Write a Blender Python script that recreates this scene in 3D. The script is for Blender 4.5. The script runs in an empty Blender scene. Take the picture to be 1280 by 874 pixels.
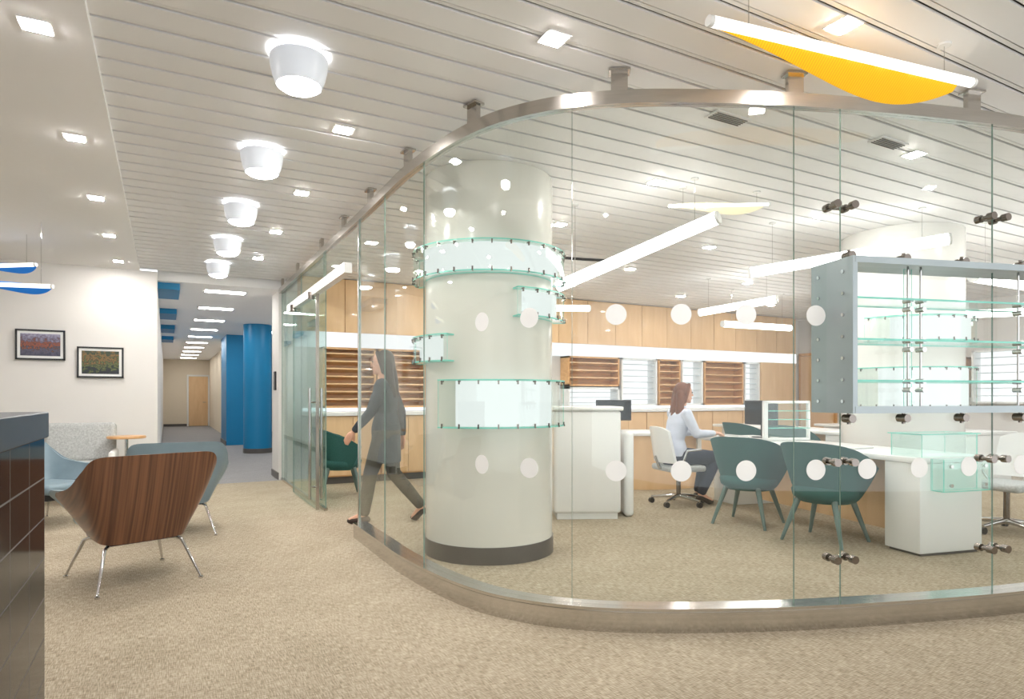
import bpy, bmesh, math, random
from mathutils import Vector, Matrix
random.seed(4)
rad=math.radians
C,S=.8796,.4757
HC=2.9
def R(X,Y): return (C*X+S*Y, -S*X+C*Y)
def D(px,Y): return R((px-640)/800*Y,Y)
def proj(x,y):
    X=C*x-S*y; Y=S*x+C*y; return 640+800*X/Y
def face(a): return rad(a-28.4-90)
def xrot(a): return rad(a-28.4)
sc=bpy.context.scene
col=sc.collection

# ---------------- materials ----------------
def nt(name):
    m=bpy.data.materials.new(name); m.use_nodes=True
    n=m.node_tree; n.nodes.clear()
    o=n.nodes.new('ShaderNodeOutputMaterial')
    return m,n,o
def lin(c):
    return tuple((v/255/12.92 if v/255<=.04045 else ((v/255+.055)/1.055)**2.4) for v in c)
def mat(name,rgb,rough=.5,metal=0,vary=.04,scale=8,bump=0,bscale=200,emit=0,spec=.5,coat=0,mapscale=(1,1,1)):
    m,n,o=nt(name)
    b=n.nodes.new('ShaderNodeBsdfPrincipled')
    c=lin(rgb)
    tc=n.nodes.new('ShaderNodeTexCoord'); mp=n.nodes.new('ShaderNodeMapping'); mp.inputs['Scale'].default_value=mapscale
    n.links.new(tc.outputs['Object'],mp.inputs[0])
    nz=n.nodes.new('ShaderNodeTexNoise'); nz.inputs['Scale'].default_value=scale; nz.inputs['Detail'].default_value=3
    n.links.new(mp.outputs[0],nz.inputs['Vector'])
    r=n.nodes.new('ShaderNodeValToRGB')
    r.color_ramp.elements[0].position=.3; r.color_ramp.elements[1].position=.7
    r.color_ramp.elements[0].color=(*[max(0,v*(1-vary*2)) for v in c],1)
    r.color_ramp.elements[1].color=(*[min(1,v*(1+vary)) for v in c],1)
    n.links.new(nz.outputs[0],r.inputs[0]); n.links.new(r.outputs[0],b.inputs['Base Color'])
    b.inputs['Roughness'].default_value=rough; b.inputs['Metallic'].default_value=metal
    b.inputs['Specular IOR Level'].default_value=spec
    b.inputs['Coat Weight'].default_value=coat; b.inputs['Coat Roughness'].default_value=.08
    if emit:
        n.links.new(r.outputs[0],b.inputs['Emission Color']); b.inputs['Emission Strength'].default_value=emit
    if bump:
        n2=n.nodes.new('ShaderNodeTexNoise'); n2.inputs['Scale'].default_value=bscale
        n.links.new(mp.outputs[0],n2.inputs['Vector'])
        bp=n.nodes.new('ShaderNodeBump'); bp.inputs['Strength'].default_value=bump; bp.inputs['Distance'].default_value=.01
        n.links.new(n2.outputs[0],bp.inputs['Height']); n.links.new(bp.outputs[0],b.inputs['Normal'])
    n.links.new(b.outputs[0],o.inputs[0])
    return m
def emis(name,rgb,st):
    m,n,o=nt(name); e=n.nodes.new('ShaderNodeEmission'); e.inputs[0].default_value=(*lin(rgb),1); e.inputs[1].default_value=st
    n.links.new(e.outputs[0],o.inputs[0]); return m
def glass(name,tint=(.97,.985,.978),base=.026,amp=.45,rough=0.0,diff=0):
    m,n,o=nt(name)
    t=n.nodes.new('ShaderNodeBsdfTransparent'); t.inputs[0].default_value=(*tint,1)
    g=n.nodes.new('ShaderNodeBsdfGlossy'); g.inputs['Roughness'].default_value=rough; g.inputs[0].default_value=(.97,1,.99,1)
    lw=n.nodes.new('ShaderNodeLayerWeight'); lw.inputs[0].default_value=.5
    p=n.nodes.new('ShaderNodeMath'); p.operation='POWER'; p.inputs[1].default_value=4; n.links.new(lw.outputs['Facing'],p.inputs[0])
    q=n.nodes.new('ShaderNodeMath'); q.operation='MULTIPLY_ADD'; q.inputs[1].default_value=amp; q.inputs[2].default_value=base
    n.links.new(p.outputs[0],q.inputs[0])
    mx=n.nodes.new('ShaderNodeMixShader'); n.links.new(q.outputs[0],mx.inputs[0]); n.links.new(t.outputs[0],mx.inputs[1]); n.links.new(g.outputs[0],mx.inputs[2])
    last=mx
    if diff:
        d=n.nodes.new('ShaderNodeBsdfDiffuse'); d.inputs[0].default_value=(.85,.95,.93,1)
        m2=n.nodes.new('ShaderNodeMixShader'); m2.inputs[0].default_value=diff
        n.links.new(mx.outputs[0],m2.inputs[1]); n.links.new(d.outputs[0],m2.inputs[2]); last=m2
    n.links.new(last.outputs[0],o.inputs[0]); return m
def wood(name,c1,c2,ms=(1,1,14),rough=.35,scale=3,coat=.2,dist=.6,detail=6):
    m,n,o=nt(name); b=n.nodes.new('ShaderNodeBsdfPrincipled')
    tc=n.nodes.new('ShaderNodeTexCoord'); mp=n.nodes.new('ShaderNodeMapping'); mp.inputs['Scale'].default_value=ms
    nz=n.nodes.new('ShaderNodeTexNoise'); nz.inputs['Scale'].default_value=scale; nz.inputs['Detail'].default_value=detail; nz.inputs['Distortion'].default_value=dist
    r=n.nodes.new('ShaderNodeValToRGB'); r.color_ramp.elements[0].position=.33; r.color_ramp.elements[1].position=.66
    r.color_ramp.elements[0].color=(*lin(c1),1); r.color_ramp.elements[1].color=(*lin(c2),1)
    n.links.new(tc.outputs['Object'],mp.inputs[0]); n.links.new(mp.outputs[0],nz.inputs['Vector']); n.links.new(nz.outputs[0],r.inputs[0])
    n.links.new(r.outputs[0],b.inputs['Base Color']); b.inputs['Roughness'].default_value=rough; b.inputs['Coat Weight'].default_value=coat
    n.links.new(b.outputs[0],o.inputs[0]); return m
def carpet(name,stops,bs=.08,f=1):
    m,n,o=nt(name); b=n.nodes.new('ShaderNodeBsdfPrincipled'); b.inputs['Roughness'].default_value=.95; b.inputs['Specular IOR Level'].default_value=.1
    tc=n.nodes.new('ShaderNodeTexCoord'); outs=[]
    for ms in ((250*f,20*f,1),(22*f,240*f,1)):
        mp=n.nodes.new('ShaderNodeMapping'); mp.inputs['Scale'].default_value=ms
        nz=n.nodes.new('ShaderNodeTexNoise'); nz.inputs['Scale'].default_value=1; nz.inputs['Detail'].default_value=1
        n.links.new(tc.outputs['Object'],mp.inputs[0]); n.links.new(mp.outputs[0],nz.inputs['Vector']); outs.append(nz)
    a=n.nodes.new('ShaderNodeMath'); a.operation='ADD'; n.links.new(outs[0].outputs[0],a.inputs[0]); n.links.new(outs[1].outputs[0],a.inputs[1])
    h=n.nodes.new('ShaderNodeMath'); h.operation='MULTIPLY'; h.inputs[1].default_value=.5; n.links.new(a.outputs[0],h.inputs[0])
    big=n.nodes.new('ShaderNodeTexNoise'); big.inputs['Scale'].default_value=2.5; n.links.new(tc.outputs['Object'],big.inputs['Vector'])
    k=n.nodes.new('ShaderNodeMath'); k.operation='MULTIPLY_ADD'; k.inputs[1].default_value=.12; n.links.new(big.outputs[0],k.inputs[0]); n.links.new(h.outputs[0],k.inputs[2])
    r=n.nodes.new('ShaderNodeValToRGB'); e=r.color_ramp.elements
    e[0].position=.44; e[0].color=(*lin(stops[0]),1); e[1].position=.68; e[1].color=(*lin(stops[2]),1)
    x=e.new(.56); x.color=(*lin(stops[1]),1)
    n.links.new(k.outputs[0],r.inputs[0]); n.links.new(r.outputs[0],b.inputs['Base Color'])
    bp=n.nodes.new('ShaderNodeBump'); bp.inputs['Strength'].default_value=bs; bp.inputs['Distance'].default_value=.003
    n.links.new(h.outputs[0],bp.inputs['Height']); n.links.new(bp.outputs[0],b.inputs['Normal'])
    n.links.new(b.outputs[0],o.inputs[0]); return m
def tiles(name):
    m,n,o=nt(name); b=n.nodes.new('ShaderNodeBsdfPrincipled'); b.inputs['Specular IOR Level'].default_value=.15
    tc=n.nodes.new('ShaderNodeTexCoord'); sp=n.nodes.new('ShaderNodeSeparateXYZ'); n.links.new(tc.outputs['Object'],sp.inputs[0])
    ad=n.nodes.new('ShaderNodeMath'); ad.operation='ADD'; n.links.new(sp.outputs[0],ad.inputs[0]); n.links.new(sp.outputs[1],ad.inputs[1])
    cb=n.nodes.new('ShaderNodeCombineXYZ'); n.links.new(ad.outputs[0],cb.inputs[0]); n.links.new(sp.outputs[2],cb.inputs[1])
    br=n.nodes.new('ShaderNodeTexBrick'); br.inputs['Scale'].default_value=1; br.inputs['Brick Width'].default_value=.3; br.inputs['Row Height'].default_value=.15
    br.offset=0
    br.inputs['Mortar Size'].default_value=.003; br.inputs['Mortar Smooth'].default_value=.0
    br.inputs['Color1'].default_value=(*lin((20,21,23)),1); br.inputs['Color2'].default_value=(*lin((30,30,32)),1); br.inputs['Mortar'].default_value=(*lin((104,100,96)),1)
    n.links.new(cb.outputs[0],br.inputs['Vector']); n.links.new(br.outputs[0],b.inputs['Base Color'])
    rr=n.nodes.new('ShaderNodeMath'); rr.operation='MULTIPLY_ADD'; rr.inputs[1].default_value=.7; rr.inputs[2].default_value=.12
    n.links.new(br.outputs['Fac'],rr.inputs[0]); n.links.new(rr.outputs[0],b.inputs['Roughness'])
    n.links.new(b.outputs[0],o.inputs[0]); return m
def picture(name,stops,scale,amt=2.0):
    m,n,o=nt(name); b=n.nodes.new('ShaderNodeBsdfPrincipled'); b.inputs['Roughness'].default_value=.3
    tc=n.nodes.new('ShaderNodeTexCoord'); sp=n.nodes.new('ShaderNodeSeparateXYZ'); n.links.new(tc.outputs['Generated'],sp.inputs[0])
    mp=n.nodes.new('ShaderNodeMapping'); mp.inputs['Scale'].default_value=(1.3,.01,1); n.links.new(tc.outputs['Generated'],mp.inputs[0])
    nz=n.nodes.new('ShaderNodeTexNoise'); nz.inputs['Scale'].default_value=scale; nz.inputs['Detail'].default_value=8; nz.inputs['Roughness'].default_value=.65; n.links.new(mp.outputs[0],nz.inputs['Vector'])
    k=n.nodes.new('ShaderNodeMath'); k.operation='MULTIPLY_ADD'; k.inputs[1].default_value=amt; n.links.new(nz.outputs[0],k.inputs[0]); n.links.new(sp.outputs[2],k.inputs[2])
    s2=n.nodes.new('ShaderNodeMath'); s2.operation='SUBTRACT'; s2.inputs[1].default_value=amt*.5; n.links.new(k.outputs[0],s2.inputs[0])
    r=n.nodes.new('ShaderNodeValToRGB'); e=r.color_ramp.elements
    e[0].position=stops[0][0]; e[0].color=(*lin(stops[0][1]),1); e[1].position=stops[-1][0]; e[1].color=(*lin(stops[-1][1]),1)
    for p,c in stops[1:-1]:
        x=e.new(p); x.color=(*lin(c),1)
    n.links.new(s2.outputs[0],r.inputs[0]); n.links.new(r.outputs[0],b.inputs['Base Color']); n.links.new(b.outputs[0],o.inputs[0]); return m
def perforated(name,rgb,emit=.0,ws=22):
    m,n,o=nt(name); b=n.nodes.new('ShaderNodeBsdfPrincipled'); b.inputs['Roughness'].default_value=.5
    tc=n.nodes.new('ShaderNodeTexCoord'); w=n.nodes.new('ShaderNodeTexWave'); w.inputs['Scale'].default_value=ws; w.bands_direction='X'
    n.links.new(tc.outputs['Object'],w.inputs['Vector'])
    r=n.nodes.new('ShaderNodeValToRGB'); c=lin(rgb); r.color_ramp.elements[0].color=(*[v*.72 for v in c],1); r.color_ramp.elements[1].color=(*c,1)
    n.links.new(w.outputs[0],r.inputs[0]); n.links.new(r.outputs[0],b.inputs['Base Color'])
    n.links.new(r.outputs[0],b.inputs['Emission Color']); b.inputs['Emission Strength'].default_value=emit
    n.links.new(b.outputs[0],o.inputs[0]); return m

m_carpet=carpet('beige_woven_carpet',((136,124,105),(168,155,135),(192,180,160)))
m_carpet2=carpet('grey_corridor_carpet',((138,137,138),(149,148,149),(160,159,160)),f=.6)
m_slat=mat('ceiling_slat_enamel',(242,241,240),.42,vary=.01,scale=1)
m_gap=mat('ceiling_recess_grey',(112,109,106),.8,vary=.03)
m_dkgap=mat('vent_slot_dark',(120,118,116),.8)
m_gyp=mat('gypsum_ceiling_paint',(249,248,248),.8,vary=.006,scale=1)
m_wall=mat('warm_white_wall_paint',(224,221,217),.7,vary=.012,scale=1)
m_beige=mat('beige_wall_paint',(228,216,196),.7,vary=.015,scale=1)
m_blue=mat('blue_wall_paint',(0,126,178),.4,vary=.03,scale=1)
m_steel=mat('brushed_steel',(194,189,183),.2,1,vary=.03,scale=6,mapscale=(1,1,30))
m_curb=mat('polished_steel_base',(206,203,199),.16,1,vary=.05,scale=1.5,mapscale=(.2,.2,40))
m_track=mat('light_satin_track',(235,235,232),.3,.3,vary=.02)
m_chrome=mat('polished_chrome',(210,209,208),.1,1,vary=.02)
m_dkchrome=mat('dark_nickel',(140,132,126),.18,1,vary=.03)
m_panelsteel=mat('satin_steel_plate',(164,173,176),.32,.6,vary=.05,scale=3)
m_glass=glass('clear_glass')
m_glassdoor=glass('door_glass',tint=(.88,.95,.93),base=.05,amp=.5)
m_gshelf=glass('shelf_glass',tint=(.955,.985,.978),base=.04,amp=.4,diff=.01)
m_gbox=glass('aqua_display_glass',tint=(.94,.985,.972),base=.05,amp=.4,diff=.04)
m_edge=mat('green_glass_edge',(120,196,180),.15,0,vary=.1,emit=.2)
m_dedge=mat('glass_seam',(128,156,146),.2,0,vary=.1)
m_dot=mat('frosted_dot_film',(240,240,238),.6,vary=.01,emit=.04)
m_column=mat('pale_gloss_column_paint',(222,220,211),.18,vary=.004,scale=.6,coat=.35)
m_colwhite=mat('white_gloss_paint',(232,230,225),.25,vary=.01,scale=1)
m_dkbase=mat('dark_grey_base',(92,88,84),.4,vary=.04)
m_wood=wood('maple_veneer',(220,182,136),(229,193,148),ms=(3,3,.5),scale=3)
m_woodshelf=wood('maple_shelf',(204,150,96),(224,176,120),ms=(.6,3,6),scale=4)
m_walnut=wood('walnut_shell',(86,54,38),(126,84,58),ms=(75,3,.6),scale=1,rough=.32,coat=.25,dist=0,detail=1)
m_white=mat('white_laminate',(238,238,236),.25,vary=.01,scale=1)
m_litshelf=mat('pale_metal_shelf',(195,202,206),.3,0,vary=.02)
m_whitesolid=mat('white_cabinet_gloss',(236,236,233),.18,vary=.01,scale=1)
m_bluefab=mat('pale_blue_vinyl',(126,146,156),.5,vary=.04,bump=.1,bscale=120)
m_greyfab=mat('light_grey_fabric',(186,188,186),.85,vary=.12,scale=60,bump=.2)
m_teal=mat('teal_wool_fabric',(46,94,90),.85,vary=.09,scale=90,bump=.3)
m_tealleg=mat('sage_painted_wood',(104,124,120),.5)
m_black=mat('black_plastic',(30,30,32),.35)
m_dark=mat('monitor_screen_black',(22,26,30),.1)
m_tile=tiles('charcoal_glazed_tile')
m_desktop=mat('blue_grey_stone_top',(58,66,76),.25,vary=.05,scale=30,spec=.3)
m_lamp=emis('lamp_diffuser_white',(255,252,250),52)
m_down=emis('downlight_lens',(255,250,246),300)
m_tube=emis('fluorescent_tube_white',(255,253,250),6)
m_tube2=emis('slim_tube_white',(255,251,242),1.7)
m_shade=mat('frosted_glass_shade',(222,227,234),.3,emit=.18,vary=.01)
m_lit=emis('backlit_white_panel',(248,250,252),.84)
m_case=emis('frosted_case_panel',(248,249,248),.8)
m_litc=emis('backlit_counter_panel',(244,248,255),1.2)
m_troff=emis('troffer_lens',(255,253,249),26)
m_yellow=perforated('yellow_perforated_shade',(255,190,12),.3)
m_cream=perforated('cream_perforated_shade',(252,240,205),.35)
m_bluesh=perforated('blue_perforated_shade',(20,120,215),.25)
m_skin=mat('skin',(214,166,140),.5,vary=.03)
m_hair=mat('auburn_hair',(124,72,44),.45,vary=.3,scale=40,mapscale=(3,3,.4))
m_hair2=mat('dark_brown_hair',(48,34,28),.45,vary=.3,scale=40,mapscale=(3,3,.4))
m_shirt=mat('pale_blue_shirt_cotton',(210,215,230),.8,vary=.04,scale=14,bump=.15,bscale=20)
m_navy=mat('navy_trouser_cloth',(36,40,58),.85,vary=.06)
m_grey=mat('slate_cardigan_knit',(62,70,76),.9,vary=.1,scale=20)
m_olive=mat('olive_trouser_cloth',(84,82,72),.85,vary=.06)
m_shoe=mat('dark_shoe_leather',(50,38,34),.4)
m_eye=mat('eye_dark',(30,22,18),.15)
m_lip=mat('lip_rose',(176,96,88),.45)

# ---------------- mesh builder ----------------
class M:
    def __init__(s): s.v=[]; s.f=[]; s.m=[]; s.mi=0
    def add(s,vs,fs,mi=None):
        o=len(s.v); s.v+= [tuple(v) for v in vs]
        for k,f in enumerate(fs):
            s.f.append([i+o for i in f]); s.m.append((s.mi if mi is None else (mi[k] if isinstance(mi,list) else mi)))
        return s
    def box(s,c,d,rz=0,bev=0,seg=3,rx=0,emi=None):
        if bev:
            b=bmesh.new(); bmesh.ops.create_cube(b,size=1)
            for v in b.verts: v.co=Vector((v.co.x*d[0],v.co.y*d[1],v.co.z*d[2]))
            bmesh.ops.bevel(b,geom=b.edges[:],offset=bev,segments=seg,affect='EDGES',profile=.5)
            vs=[v.co.copy() for v in b.verts]; b.verts.index_update(); fs=[[v.index for v in f.verts] for f in b.faces]; b.free()
        else:
            vs=[Vector((x*d[0]/2,y*d[1]/2,z*d[2]/2)) for x in(-1,1) for y in(-1,1) for z in(-1,1)]
            fs=[[0,1,3,2],[4,6,7,5],[0,4,5,1],[2,3,7,6],[0,2,6,4],[1,5,7,3]]
        mt=Matrix.Translation(c)@Matrix.Rotation(rz,4,'Z')@Matrix.Rotation(rx,4,'X')
        mi=None
        if emi is not None and not bev:
            k=min(range(3),key=lambda i:d[i]); mi=[emi]*6; mi[2*k]=s.mi; mi[2*k+1]=s.mi
        return s.add([mt@v for v in vs],fs,mi)
    def bx(s,x0,x1,y0,y1,z0,z1,**k):
        return s.box(((x0+x1)/2,(y0+y1)/2,(z0+z1)/2),(x1-x0,y1-y0,z1-z0),**k)
    def tube(s,pts,r,n=12,cap=True,squash=1):
        pts=[Vector(p) for p in pts]
        if not isinstance(r,(list,tuple)): r=[r]*len(pts)
        vs=[];fs=[];prev=None
        for i,p in enumerate(pts):
            a=pts[max(0,i-1)]; b=pts[min(len(pts)-1,i+1)]
            t=(b-a).normalized()
            if prev is None:
                up=Vector((0,0,1)) if abs(t.z)<.9 else Vector((1,0,0))
                u=t.cross(up).normalized()
            else: u=(prev-t*prev.dot(t)).normalized()
            prev=u; w=t.cross(u)
            for k in range(n):
                A=2*math.pi*k/n; vs.append(p+u*math.cos(A)*r[i]+w*math.sin(A)*r[i]*squash)
        for i in range(len(pts)-1):
            for k in range(n):
                fs.append([i*n+k,i*n+(k+1)%n,(i+1)*n+(k+1)%n,(i+1)*n+k])
        if cap: fs.append(list(range(n))[::-1]); fs.append([(len(pts)-1)*n+k for k in range(n)])
        return s.add(vs,fs)
    def lathe(s,prof,c=(0,0,0),n=32,cap=True):
        vs=[];fs=[]
        for r,z in prof:
            for k in range(n):
                A=2*math.pi*k/n; vs.append((c[0]+r*math.cos(A),c[1]+r*math.sin(A),c[2]+z))
        for i in range(len(prof)-1):
            for k in range(n): fs.append([i*n+k,i*n+(k+1)%n,(i+1)*n+(k+1)%n,(i+1)*n+k])
        if cap: fs.append(list(range(n))[::-1]); fs.append([(len(prof)-1)*n+k for k in range(n)])
        return s.add(vs,fs)
    def sph(s,c,r,n=16):
        if not isinstance(r,(list,tuple)): r=(r,r,r)
        m=n//2; vs=[(c[0],c[1],c[2]-r[2])]; fs=[]
        for i in range(1,m):
            B=-math.pi/2+math.pi*i/m
            for k in range(n):
                A=2*math.pi*k/n; vs.append((c[0]+r[0]*math.cos(B)*math.cos(A),c[1]+r[1]*math.cos(B)*math.sin(A),c[2]+r[2]*math.sin(B)))
        vs.append((c[0],c[1],c[2]+r[2])); L=len(vs)-1
        for k in range(n):
            fs.append([0,1+(k+1)%n,1+k]); fs.append([L,1+(m-2)*n+k,1+(m-2)*n+(k+1)%n])
        for i in range(m-2):
            for k in range(n): fs.append([1+i*n+k,1+i*n+(k+1)%n,1+(i+1)*n+(k+1)%n,1+(i+1)*n+k])
        return s.add(vs,fs)
    def loft(s,rings,n=20):
        vs=[];fs=[]
        for c,rx,ry in rings:
            for k in range(n):
                A=2*math.pi*k/n; vs.append((c[0]+rx*math.cos(A),c[1]+ry*math.sin(A),c[2]))
        for i in range(len(rings)-1):
            for k in range(n): fs.append([i*n+k,i*n+(k+1)%n,(i+1)*n+(k+1)%n,(i+1)*n+k])
        fs.append(list(range(n))[::-1]); fs.append([(len(rings)-1)*n+k for k in range(n)])
        return s.add(vs,fs)
    def sheet(s,fo,fi,nu,nv):
        vs=[];fs=[]
        for f in (fo,fi):
            for i in range(nu+1):
                for j in range(nv+1): vs.append(f(i/nu,j/nv))
        W=nv+1; N=(nu+1)*W
        for i in range(nu):
            for j in range(nv):
                a=i*W+j; fs.append([a,a+1,a+W+1,a+W]); fs.append([N+a,N+a+W,N+a+W+1,N+a+1])
        for i in range(nu):
            a=i*W; fs.append([a,a+W,N+a+W,N+a]); a=i*W+nv; fs.append([a,N+a,N+a+W,a+W])
        for j in range(nv):
            a=j; fs.append([a,N+a,N+a+1,a+1]); a=nu*W+j; fs.append([a,a+1,N+a+1,N+a])
        return s.add(vs,fs)
    def sector(s,r0,r1,a0,a1,z0,z1,c=(0,0),n=24,emi=None):
        vs=[];fs=[];mi=[]
        for i in range(n+1):
            a=a0+(a1-a0)*i/n; ca,sa=math.cos(a),math.sin(a)
            for r,z in((r0,z0),(r1,z0),(r1,z1),(r0,z1)): vs.append((c[0]+r*ca,c[1]+r*sa,z))
        e=s.mi if emi is None else emi
        for i in range(n):
            for k in range(4):
                fs.append([i*4+k,(i+1)*4+k,(i+1)*4+(k+1)%4,i*4+(k+1)%4])
                thin_r=(r1-r0)<(z1-z0)
                if thin_r: mi.append(s.mi if k in(1,3) else e)
                else: mi.append(s.mi if k in(0,2) else e)
        fs.append([0,1,2,3]); fs.append([n*4+3,n*4+2,n*4+1,n*4]); mi+=[e,e]
        return s.add(vs,fs,mi)
    def sweep(s,path,o0,o1,z0,z1,endmi=None):
        vs=[];fs=[];mi=[]
        n=len(path)
        for i,(x,y) in enumerate(path):
            a=path[max(0,i-1)]; b=path[min(n-1,i+1)]
            t=Vector((b[0]-a[0],b[1]-a[1])).normalized(); nx,ny=-t.y,t.x
            for o,z in((o0,z0),(o1,z0),(o1,z1),(o0,z1)): vs.append((x+nx*o,y+ny*o,z))
        for i in range(n-1):
            for k in range(4): fs.append([i*4+k,(i+1)*4+k,(i+1)*4+(k+1)%4,i*4+(k+1)%4]); mi.append(s.mi)
        fs.append([0,1,2,3]); fs.append([(n-1)*4+3,(n-1)*4+2,(n-1)*4+1,(n-1)*4])
        e=s.mi if endmi is None else endmi; mi+=[e,e]
        return s.add(vs,fs,mi)
    def obj(s,name,mats,parent=None,loc=(0,0,0),rz=0,smooth=True,label=None,cat=None,kind=None,group=None,mesh=None):
        if mesh is None:
            me=bpy.data.meshes.new(name); me.from_pydata(s.v,[],s.f)
            for p,i in zip(me.polygons,s.m): p.material_index=i
            b=bmesh.new(); b.from_mesh(me); bmesh.ops.recalc_face_normals(b,faces=b.faces); b.to_mesh(me); b.free()
        else: me=mesh
        if not isinstance(mats,(list,tuple)): mats=[mats]
        for m in mats: me.materials.append(m)
        if smooth:
            for p in me.polygons: p.use_smooth=True
            try: me.set_sharp_from_angle(angle=rad(38))
            except Exception: pass
        o=bpy.data.objects.new(name,me); col.objects.link(o)
        o.location=loc; o.rotation_euler=(0,0,rz)
        if parent: o.parent=parent
        tag(o,label,cat,kind,group); return o
def tag(o,label=None,cat=None,kind=None,group=None):
    if label:o['label']=label
    if cat:o['category']=cat
    if kind:o['kind']=kind
    if group:o['group']=group
def thing(name,label,cat,loc,rz=0,group=None):
    e=bpy.data.objects.new(name,None); col.objects.link(e); e.empty_display_size=.1
    e.location=(loc[0],loc[1],loc[2] if len(loc)>2 else 0); e.rotation_euler=(0,0,rz); tag(e,label,cat,None,group); return e
def dup(o,loc=None,rz=None,label=None,parent=None):
    n=o.copy(); col.objects.link(n)
    if parent: n.parent=parent
    for c in list(o.children): dup(c,parent=n)
    if loc is not None: n.location=(loc[0],loc[1],loc[2] if len(loc)>2 else o.location[2])
    if rz is not None: n.rotation_euler=(0,0,rz)
    if label: n['label']=label
    return n
def struct(name,m,mats,label,smooth=False):
    return m.obj(name,mats,smooth=smooth,label=label,cat='room structure',kind='structure')
def catmull(P,k=8):
    P=[Vector(p) for p in P]; P=[P[0]*2-P[1]]+P+[P[-1]*2-P[-2]]; out=[]
    for i in range(1,len(P)-2):
        for j in range(k):
            t=j/k;a,b,c_,d=P[i-1:i+3]
            out.append(.5*((2*b)+(-a+c_)*t+(2*a-5*b+4*c_-d)*t*t+(-a+3*b-3*c_+d)*t**3))
    out.append(P[-2]); return out

# ---------------- room shell ----------------
XR=12.4; YB=9.5
struct('floor',M().bx(-5,XR,-3,9.75,-.1,0),m_carpet,'beige woven carpet floor')
struct('floor',M().bx(-5,3.4,9.75,30.2,-.1,0),m_carpet2,'grey carpet floor of the corridor')
c=M(); c.mi=1; c.bx(-.3,XR+.1,-3,9.9,HC+.03,HC+.1); c.mi=0
y=-3+.1
while y<9.85:
    c.bx(-.3,XR,y-.1,y+.054,HC,HC+.012); c.bx(-.3,XR,y+.063,y+.086,HC+.004,HC+.012)
    y+=.2
struct('ceiling',c,[m_slat,m_gap],'linear metal slat ceiling, off-white')
struct('ceiling',M().bx(-5,-.3,-3,9.75,HC-.04,HC+.1),m_gyp,'smooth white gypsum ceiling')
CZ=2.78
struct('ceiling',M().bx(-.1,3.4,9.86,30.2,CZ,HC+.1),m_gyp,'white lowered corridor ceiling')
struct('wall_left',M().bx(-5,-.1,9.66,9.86,0,HC-.04),m_wall,'warm white wall with framed pictures')
struct('wall_far_left',M().bx(-5.1,-5,-3,9.86,0,HC),m_wall,'warm white side wall')
struct('wall_corridor_left',M().bx(-.24,-.1,9.86,30.2,0,CZ),m_wall,'white corridor wall')
struct('wall_corridor_end',M().bx(-.1,3.4,30,30.2,0,CZ),m_beige,'beige wall closing the corridor')
struct('wall_corridor_pier',M().bx(1.45,1.62,9.84,10.5,0,CZ),m_wall,'short white wall pier beside the glass')
struct('wall_corridor_recess',M().bx(3.3,3.4,9.8,30,0,CZ),m_wall,'white recess wall')
struct('wall_corridor_right',M().bx(1.62,1.8,19.2,30,0,CZ),m_beige,'beige corridor wall')
struct('wall_back',M().bx(1.52,XR+.1,YB,YB+.12,0,HC+.03),m_wall,'white back wall of the optical room')
struct('wall_right',M().bx(XR,XR+.12,-3,YB,0,HC+.03),m_wall,'white side wall of the optical room')
for nm,b in (('baseboard_left',(-5,-.1,9.645,9.66)),('baseboard_corridor',(-.1,-.085,9.86,30)),('baseboard_end',(-.085,1.62,29.985,30)),('baseboard_pier',(1.435,1.45,9.84,10.5))):
    struct(nm,M().bx(*b,0,.1),m_dkbase,'dark grey baseboard')
for i in range(4):
    y0=10.0+i*2.9
    struct('trim_%d'%(i+1),M().bx(-.1,.17,y0,y0+1.0,CZ-.09,CZ),m_blue,'blue painted ceiling soffit block')
e=thing('door_1','light wood door with steel lever at corridor end','door',(1.2,29.97,0)); e['kind']='structure'
M().box((0,0,1.04),(.72,.05,2.06)).obj('door_leaf',m_wood,e,smooth=False)
f=M()
for x in(-.4,.4): f.box((x,0,1.06),(.06,.07,2.12))
f.box((0,0,2.12),(.86,.07,.06)); f.obj('door_frame',m_white,e,smooth=False)
M().tube([(.28,-.03,1.0),(.28,-.08,1.0),(.16,-.08,1.0)],.012).obj('handle',m_chrome,e)
tr=thing('ceiling_light_panel','rectangular white recessed corridor light panel','ceiling light',(.78,10.45,CZ),group='corridor ceiling light panels')
M().box((0,0,-.003),(.6,.26,.01)).obj('frame',m_white,tr,smooth=False)
M().box((0,0,-.01),(.54,.2,.006)).obj('lens',m_troff,tr,smooth=False)
for i in range(1,10): dup(tr,(.78,10.45+i*2.0,CZ))
for i in range(3): dup(tr,(2.5,11.2+i*2.6,CZ))
x,y=D(322,13.98)
M().lathe([(.29,0),(.29,CZ)],n=48).obj('column',m_blue,loc=(x,y,0),label='round blue painted column in the corridor',cat='column')
M().lathe([(.3,0),(.3,.1)],n=48).obj('column_base_ring',m_dkbase,loc=(x,y,0),label='dark base ring around the blue column',cat='base trim')
M().bx(-.45,.45,-.85,.85,0,CZ-.001).obj('blue_partition_block',m_blue,loc=(1.78,18.35,0),smooth=False,label='blue painted full-height partition block',cat='partition')
struct('baseboard_blue',M().bx(1.31,1.33,17.48,19.2,0,.1),m_dkbase,'dark baseboard on blue block')
M().box((0,0,0),(.02,.16,.28),bev=.004,seg=1).obj('wall_notice',m_black,loc=(1.44,10.15,1.45),label='small black framed notice on corridor wall',cat='wall sign')

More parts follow.
